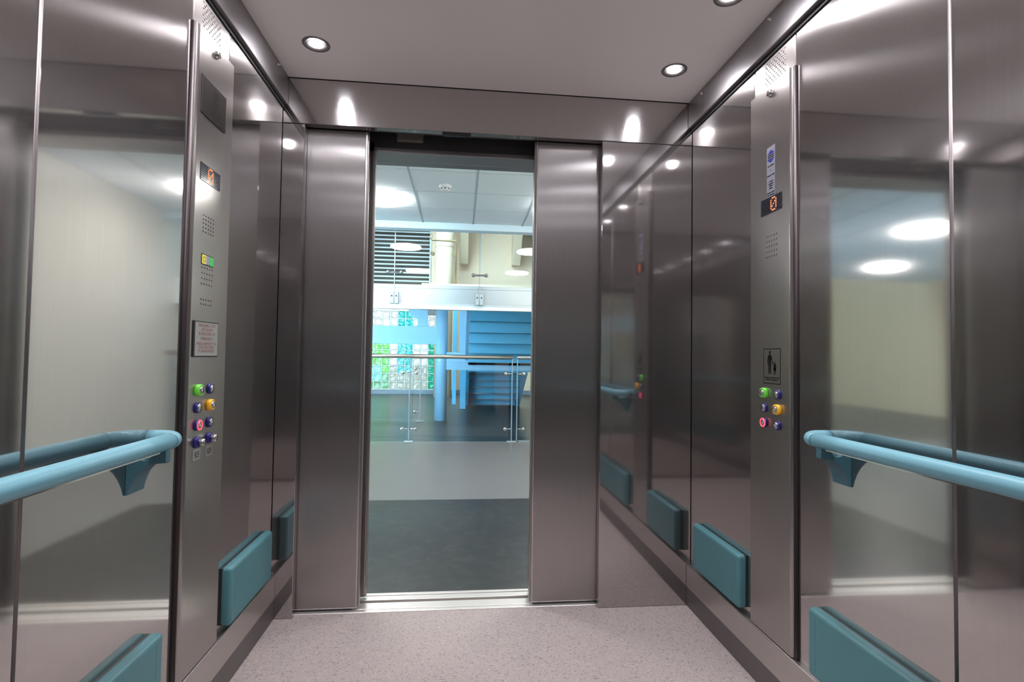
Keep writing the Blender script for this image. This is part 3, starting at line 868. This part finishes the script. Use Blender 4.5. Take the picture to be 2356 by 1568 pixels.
struct(MB().box(-0.62, 1.02, 0.205, 1.772, -0.05, 0).build('floor_mat', M['mat_dark']), 'dark slate vinyl strip just outside the lift doors')
struct(MB().box(LX0, LX1, 1.772, 4.47, -0.05, 0).box(LX0, -.62, .205, 1.772, -.05, 0).box(1.02, LX1, .205, 1.772, -.05, 0).build('floor_lobby', M['l_floor']), 'pale grey lobby floor beyond the dark strip')
struct(MB().box(LX0, LX1, 4.47, LY1 + .1, -0.05, 0).build('floor_hall', M['l_floor2']), 'slate grey floor under and around the staircase')
rf = sroot('ceiling_hall', (0, 8, 6.4), 'unseen roof of the stair hall with an opening added to shape the daylight')
MB().box(LX0, LX1, 0.2, 6.2, 6.4, 6.5).box(LX0, LX1, 11.6, LY1 + .1, 6.4, 6.5).box(LX0, -4.2, 6.2, 11.6, 6.4, 6.5).box(0.6, LX1, 6.2, 11.6, 6.4, 6.5).box(-4.2, 0.6, 6.2, 7.9, 6.4, 6.5).box(-4.2, 0.6, 9.2, 11.6, 6.4, 6.5).build('roof_slab', M['l_wall'], rf)  # roof added out of view to cut the sky; opening sized for its daylight
# lobby ceiling with its grid
lc = sroot('ceiling_lobby', (0.4, 2.3, 2.8))
MB().box(LX0, LX1, 0.30, 4.35, 2.80, 2.95).box(LX0, -2.6, 4.35, 7.5, 2.80, 2.95).build('tile_field', M['l_ceil'], lc)
mb = MB()
for k in range(-11, 4):
    x = -0.234 + 0.633 * k
    if LX0 < x < LX1:
        mb.box(x - .010, x + .010, 0.30, 4.30, 2.797, 2.803)
mb.build('grid_bar', M['l_grid'], lc)
mb = MB()
for k in range(7):
    y = 0.62 + .61 * k
    mb.box(LX0, LX1, y - .0025, y + .0025, 2.7985, 2.803)
mb.build('tile_joint', M['l_grid'], lc)
MB().box(-2.6, LX1, 4.30, 4.45, 2.715, 2.95, .006, 1).build('edge_fascia', M['l_fascia'], lc)
MB().box(-2.6, LX1, 4.35, 4.45, 2.95, 3.3).build('slab_edge', M['l_fascia'], lc)
mb = MB()
for k in range(-3, 4):
    x = -0.234 + 0.633 * k
    mb.lathe([(0, 0), (.012, 0), (.012, .004), (0, .004)], (x, 4.28, 2.793), (0, 0, 1), 10)
mb.build('grid_end_cap', M['fit'], lc)

def lobby_lamp(loc, label):
    t = thing('ceiling_lamp', loc, label, 'ceiling light', 'round lobby ceiling lamps')
    MB().lathe([(0.20, -0.012), (0.235, -0.012), (0.24, 0)], loc, (0, 0, 1), 48).build('lamp_rim', M['white'], t)
    MB().lathe([(0.0, -0.050), (0.17, -0.048), (0.225, -0.040), (0.236, -0.028), (0.232, -0.018), (0.21, -0.010)], loc, (0, 0, 1), 48).build('diffuser', M['lobby_lens'], t)
    return t
l0 = lobby_lamp((-0.60, 3.35, 2.80), 'round glowing lamp in the lobby ceiling beside the smoke detector')
for x, y, lb in ((1.36, 3.30, 'round lobby ceiling lamp hidden behind the door leaf by the six-button panel'),
                 (-0.60, 1.10, 'round lobby ceiling lamp over the dark floor strip, eight-button panel side'),
                 (1.36, 1.20, 'round lobby ceiling lamp over the dark floor strip, six-button panel side'),
                 (-3.40, 3.60, 'lobby ceiling lamp mirrored brightest in the wall by the six-button panel'),
                 (-5.0, 6.0, 'lobby ceiling lamp mirrored lower and smaller in the wall by the six-button panel')):
    dup(l0, (x, y, 2.80), lb)
sd = thing('smoke_detector', (0.087, 2.86, 2.80), 'white smoke detector on the lobby ceiling between two grid bars', 'smoke detector')
MB().lathe([(.062, 0), (.062, -.012), (.052, -.020), (.048, -.030), (0, -.030)], (0.087, 2.86, 2.80), (0, 0, 1), 32).build('detector_base', M['white'], sd)
MB().lathe([(.045, -.028), (.045, -.040), (.038, -.048), (.012, -.052), (0, -.052)], (0.087, 2.86, 2.80), (0, 0, 1), 32).build('detector_head', M['white'], sd)
mb = MB()
for a in lin(PI * 1.25, PI * 1.75, 3):
    for th in (a,):
        cx_, cy_ = 0.087 + .0455 * math.cos(th), 2.86 + .0455 * math.sin(th)
        mb.box(cx_ - .011, cx_ + .011, cy_ - .003, cy_ + .003, 2.80 - .039, 2.80 - .031)
mb.build('air_slot', M['black'], sd)

# ------------------------------------------------------------------ back wall, glass blocks, louvres
GX1, GP, GZ0, GR = -0.437, 0.2155, 0.137, 0.2225
NC, NR = 11, 10
GX0 = GX1 - NC * GP
GZ1 = GZ0 + NR * GR
bw = sroot('wall_back', (0, LY1, 0))
SX0, SX1, SZ0, SZ1 = -2.9, -0.64, 2.9, 5.2
mb = MB().box(LX0, GX0, LY1, LY1 + .15, 0, SZ0).box(GX1, LX1, LY1, LY1 + .15, 0, SZ0).box(GX0, GX1, LY1, LY1 + .15, GZ1, SZ0)
mb.box(GX0, GX1, LY1, LY1 + .15, 0, GZ0).box(LX0, SX0, LY1, LY1 + .15, SZ0, 6.4).box(SX1, LX1, LY1, LY1 + .15, SZ0, 6.4).box(SX0, SX1, LY1, LY1 + .15, SZ1, 6.4)
mb.build('plaster', M['cream'], bw)
bk = struct(MB().box(LX0, LX1, LY1 - .02, LY1, 0, 0.128, .004, 1).build('baseboard_back', M['kerb']))
w1 = sroot('window_1', ((GX0 + GX1) / 2, LY1 + .05, GZ0), 'glass block window in green, teal and clear blocks')
mb = MB()
for c in range(NC + 1):
    x = GX0 + c * GP
    mb.box(x - .012, x + .012, LY1 + .01, LY1 + .09, GZ0, GZ1)
for r in range(NR + 1):
    z = GZ0 + r * GR
    mb.box(GX0, GX1, LY1 + .012, LY1 + .088, z - .012, z + .012)
mb.build('mortar_grid', M['mortar'], w1)
order = ['b_green', 'b_green2', 'b_refl', 'b_teal', 'b_emer', 'b_clear', 'b_beige']
colmap = {0: 'b_green', 1: 'b_green', 2: 'b_clear', 3: 'b_teal', 4: 'b_teal', 5: 'b_clear', 6: 'b_clear', 7: 'b_emer'}
mb = MB()
for c in range(NC):
    for r in range(NR):
        cc = c - (NC - 8)
        k = colmap.get(cc, 'b_green')
        if cc <= 1:
            if r == 0: k = 'b_green2'
            if r == 1: k = 'b_refl' if cc <= 0 else 'b_green2'
            if r == 2: k = 'b_refl' if cc <= 0 else 'b_green'
            if r >= 7: k = 'b_clear'
        elif cc in (3, 4) and r <= 1: k = 'b_beige'
        elif cc in (2, 5, 6) and r <= 2: k = 'b_beige'
        elif cc >= 6 and r >= 7: k = 'b_clear'
        x = GX0 + c * GP; z = GZ0 + r * GR
        x0_, x1_, z0_, z1_ = x + .011, x + GP - .011, z + .011, z + GR - .011
        yf = LY1 + .02; q = .012
        F = [(x0_ + q, yf, z0_ + q), (x1_ - q, yf, z0_ + q), (x1_ - q, yf, z1_ - q), (x0_ + q, yf, z1_ - q)]
        G = [(x0_, yf + .012, z0_), (x1_, yf + .012, z0_), (x1_, yf + .012, z1_), (x0_, yf + .012, z1_)]
        H = [(a_, LY1 + .08, c_) for a_, b_, c_ in G]
        mb.poly(F, order.index(k))
        for P_, Q_ in ((F, G), (G, H)):
            for i in range(4):
                mb.poly([P_[i], P_[(i + 1) % 4], Q_[(i + 1) % 4], Q_[i]], order.index(k))
mb.build('glass_block_panel', [M[k] for k in order], w1)
w2 = sroot('window_2', ((SX0 + SX1) / 2, LY1 + .05, SZ0), 'high window behind pale horizontal louvre slats')
MB().box(SX0, SX1, LY1 + .11, LY1 + .12, SZ0, SZ1).build('pane', M['pane_dark'], w2)
mb = MB()
n = 20
for k in range(n):
    z = SZ0 + .06 + k * .117
    mb.prism([(LY1 - .03, z), (LY1 - .022, z - .004), (LY1 + .07, z + .052), (LY1 + .062, z + .058)], 0, SX0, SX1)
mb.build('louvre', M['slat'], w2)
MB().box(SX1 - .02, SX1 + .02, LY1 - .05, LY1 + .08, SZ0, SZ1).build('window_frame', M['slat'], w2)

# cream column and wall ribs
cc = sroot('column_cream', (-0.20, 11.6, 0), 'thick round cream column in front of the back wall')
MB().tube([(-0.20, 11.6, 0), (-0.20, 11.6, 6.4)], 0.235, 40).build('column_shaft', M['cream2'], cc)
MB().lathe([(.235, -.03), (.246, -.02), (.246, .02), (.235, .03)], (-0.20, 11.6, 4.02), (0, 0, 1), 40).build('collar', M['cream2'], cc)
for x0, x1, nm in ((0.20, 0.44, 0), (1.70, 1.93, 1)):
    t = thing('wall_rib', ((x0 + x1) / 2, 12.4, 3.7), 'cream tapered rib high on the back wall, next to the round cream column' if nm == 0 else 'cream tapered rib high on the back wall, farther from the round column', 'wall rib', 'tapered ribs on the back wall')
    MB().prism([(12.6, 3.72), (12.35, 3.72), (11.5, 4.9), (11.5, 6.3), (12.6, 6.3)], 0, x0, x1, .01, 1).build('rib_body', M['cream2'], t)

# ------------------------------------------------------------------ staircase
stc = thing('staircase', (1.0, 7.0, 0), 'blue steel staircase rising towards the lift, its stepped underside showing', 'staircase')
BY = 4.60
mb = MB().box(-2.4, LX1, BY, BY + .09, 1.716, 1.992, .004, 1)
mb.build('landing_beam', M['bridge'], stc)
MB().box(-2.4, LX1, BY + .004, BY + .09, 1.995, 2.040, .003, 1).build('landing_edge', M['bridge'], stc)
MB().box(-2.35, LX1, BY + .09, 5.25, 1.80, 2.03).build('landing_slab', M['paint'], stc)
UX0, UX1 = 0.40, 1.55
st = []
for k in range(6):
    y = 5.25 + .27 * k; z = 1.79 - .155 * k
    st.append((y, z))
def flight(name, steps, run, rise, x0, x1, m):
    mb = MB()
    for i, (y, z) in enumerate(steps):
        mb.box(x0, x1, y, y + .012, z - rise, z)                   # riser
        mb.box(x0, x1, y - .034, y + run, z - rise - .016, z - rise)  # tread below it
    return mb.build(name, m, stc)
flight('upper_flight', st, .27, .155, UX0, UX1, M['paint2'])
for x0, x1 in ((UX0 - .05, UX0), (UX1, UX1 + .05)):
    mb = MB().prism([(5.25, 2.03), (5.25, 1.78), (6.9, .86), (6.9, 1.14)], 0, x0, x1)
    mb.build('upper_stringer', M['paint'], stc)
MB().prism([(0.245, 1.165), (0.39, 1.165), (0.405, 1.6), (0.43, 1.80), (0.48, 1.95), (0.245, 1.95)], 1, 6.60, 6.64, .003, 1).build('hanger_plate', M['paint'], stc)
MB().box(0.03, 1.75, 6.60, 6.72, 0.87, 1.165, .004, 1).box(.03, 1.75, 6.59, 6.61, .868, .955).build('middle_beam', M['paint'], stc)
MB().box(0.03, 1.75, 6.72, 7.9, 1.03, 1.165).build('middle_landing', M['paint2'], stc)
lo = []
for k in range(7):
    lo.append((7.9 + .25 * k, 1.05 - .147 * k))
flight('lower_flight', lo, .25, .147, .45, 1.52, M['paint2'])
mb = MB()
for y, z in lo:
    mb.box(.45, 1.52, y - .038, y - .030, z - .147 - .026, z - .147 + .002)
mb.build('step_shadow_line', M['kerb'], stc)  # dark strips put in as painted shadow lines between the steps
for x0, x1 in ((.39, .45), (1.52, 1.60)):
    mb = MB().prism([(7.85, 1.11), (7.85, .78), (9.25, 0), (9.6, 0), (9.6, .06)], 0, x0, x1)
    mb.build('lower_stringer', M['paint2'], stc)
MB().box(.27, .39, 8.6, 8.68, 0, 1.05, .004, 1).build('support_leg', M['paint2'], stc)
MB().box(.09, .18, 9.6, 9.66, 0.0, 2.6, .004, 1).build('rear_post', M['paint2'], stc)
MB().box(-1.6, -.06, 6.60, 6.74, 1.297, 1.60, .004, 1).build('side_beam', M['paint'], stc)
MB().prism([(-.645, 1.95), (-.60, 1.80), (-.47, 1.715), (-.47, 1.60), (-.30, 1.60), (-.30, 1.95)], 1, 6.63, 6.68, .003, 1).build('gusset_plate', M['paint'], stc)
MB().box(-.30, -.17, 6.62, 6.72, 1.80, 2.0, .004, 1).build('junction_box', M['fit'], stc)
co = sroot('column_blue', (-0.058, 6.66, 0), 'slim round pale blue column standing behind the glass balustrade')
MB().tube([(-0.058, 6.66, 0), (-0.058, 6.66, 2.0)], 0.104, 40).build('column_shaft', M['paint'], co)
MB().box(-.16, .05, 5.2, 6.76, 1.99, 2.03).build('head_plate', M['paint'], co)

# ------------------------------------------------------------------ balustrades
def post(parent, x, y, top, arms, base=True):
    p = MB().box(x - .006, x + .006, y - .022, y + .022, 0.008, top, .002, 1).build('post', M['post'], parent, loc=(x, y, 0))
    if base:
        MB().box(x - .058, x + .058, y - .05, y + .05, 0.0, 0.012, .003, 1).build('base_plate', M['post'], p)
    for z in (0.883, 0.165):
        for d in arms:
            mb = MB()
            mb.tube([(x, y, z), (x + d * .085, y, z)], .0075, 12)
            mb.lathe([(.0225, -.012), (.0225, .012), (.015, .016), (0, .016)], (x + d * .085, y - .012, z), (0, -1, 0), 20)
            mb.lathe([(.0225, -.012), (.0225, .010), (0, .010)], (x + d * .085, y + .020, z), (0, 1, 0), 20)
            mb.build('glass_clamp', M['chrome'], p)
    return p
RY = 4.45
b1 = thing('balustrade', (-0.4, RY, 0), 'long glass balustrade with a round steel handrail, standing in front of the blue column', 'balustrade')
MB().tube([(-2.4, RY, 1.095), (0.948, RY, 1.095)], .026, 20).build('top_rail', M['stain'], b1)
for x, ar in ((-1.68, (-1, 1)), (-0.374, (-1, 1)), (0.944, (-1,))):
    post(b1, x, RY, 1.075, ar)
for a, b in ((-1.64, -0.414), (-0.334, .905)):
    MB().box(a, b, RY - .006, RY + .006, .06, 1.03, .001, 1).build('glass_panel', M['glass'], b1)
b2 = thing('balustrade', (1.6, RY, 0), 'next glass balustrade section, mostly hidden by the door leaf near the six-button panel', 'balustrade')
MB().tube([(1.006, RY, 1.097), (2.28, RY, 1.097)], .026, 20).build('top_rail', M['stain'], b2)
for x, ar in ((1.012, (1,)), (2.2, (-1,))):
    post(b2, x, RY, 1.077, ar, base=x > 2)
MB().box(1.045, 2.16, RY - .006, RY + .006, .06, 1.03, .001, 1).build('glass_panel', M['glass'], b2)
MB().box(1.03, 2.28, RY - .012, RY + .012, .0, .02).build('shoe_channel', M['post'], b2)
b3 = thing('balustrade', (-1.0, 6.65, 0), 'farther glass balustrade ending at a slim post beside the blue column', 'balustrade')
MB().tube([(-2.6, 6.5, 1.10), (-0.386, 6.5, 1.10)], .021, 20).build('top_rail', M['stain'], b3)
post(b3, -0.392, 6.5, 1.08, (-1,))
post(b3, -1.7, 6.5, 1.08, (-1, 1))
MB().box(-1.66, -0.432, 6.494, 6.506, .06, 1.03, .001, 1).build('glass_panel', M['glass'], b3)

b4 = thing('balustrade', (0, BY - .02, 1.78), 'frameless glass balustrade clamped to the white edge of the upper landing', 'balustrade')
GY = BY - .045
jx = (-1.74, -0.608, 0.503, 1.62)
for a, b in zip(jx, jx[1:]):
    MB().box(a + .006, b - .006, GY - .006, GY + .006, 1.80, 3.06, .001, 1).build('glass_panel', M['glass'], b4)
for x in jx:
    MB().box(x - .004, x + .004, GY - .010, GY + .010, 1.84, 3.06).build('joint_post', M['post'], b4)
    mb = MB().box(x - .055, x - .002, GY - .020, BY, 1.780, 1.932, .004, 1).box(x + .002, x + .055, GY - .020, BY, 1.780, 1.932, .004, 1)
    k = mb.build('edge_clamp', M['post'], b4)
    mb = MB()
    for d in (-.028, .028):
        mb.lathe([(.010, 0), (.010, .004), (0, .004)], (x + d, GY - .020, 1.878), (0, -1, 0), 14)
    mb.build('clamp_bolt', M['black'], k)
    mb = MB()
    z = 2.176 + (.012 if x < 0 else 0)
    mb.tube([(x - .085, GY - .03, z), (x + .085, GY - .03, z)], .012, 12)
    for d in (-.085, .085):
        mb.lathe([(.024, -.024), (.024, .008), (.016, .013), (0, .013)], (x + d, GY - .03, z), (0, -1, 0), 20)
    mb.build('spider_clamp', M['fit'], b4)
# brass rail on the far upper level
struct(MB().box(-0.7, LX1, 10.35, 10.75, 2.6, 2.86).build('beam_gallery', M['cream2']))
br = thing('upper_handrail', (-0.2, 10.5, 3.3), 'thin brass rail crossing the round cream column on the upper level', 'handrail')
y = 10.5
MB().tube([(-0.50, y, 4.10), (-0.50, y, 3.985), (-0.47, y, 3.955), (0.06, y, 3.945), (0.10, y, 3.92), (0.115, y, 3.88), (0.115, y, 2.855)], .026, 12).build('rail_tube', M['brass'], br)
for x in (-0.47, 0.06):
    MB().tube([(x, y, 3.62), (x + .02, y + .05, 3.62)], .05, 14).build('rail_fixing', M['brass'], br)
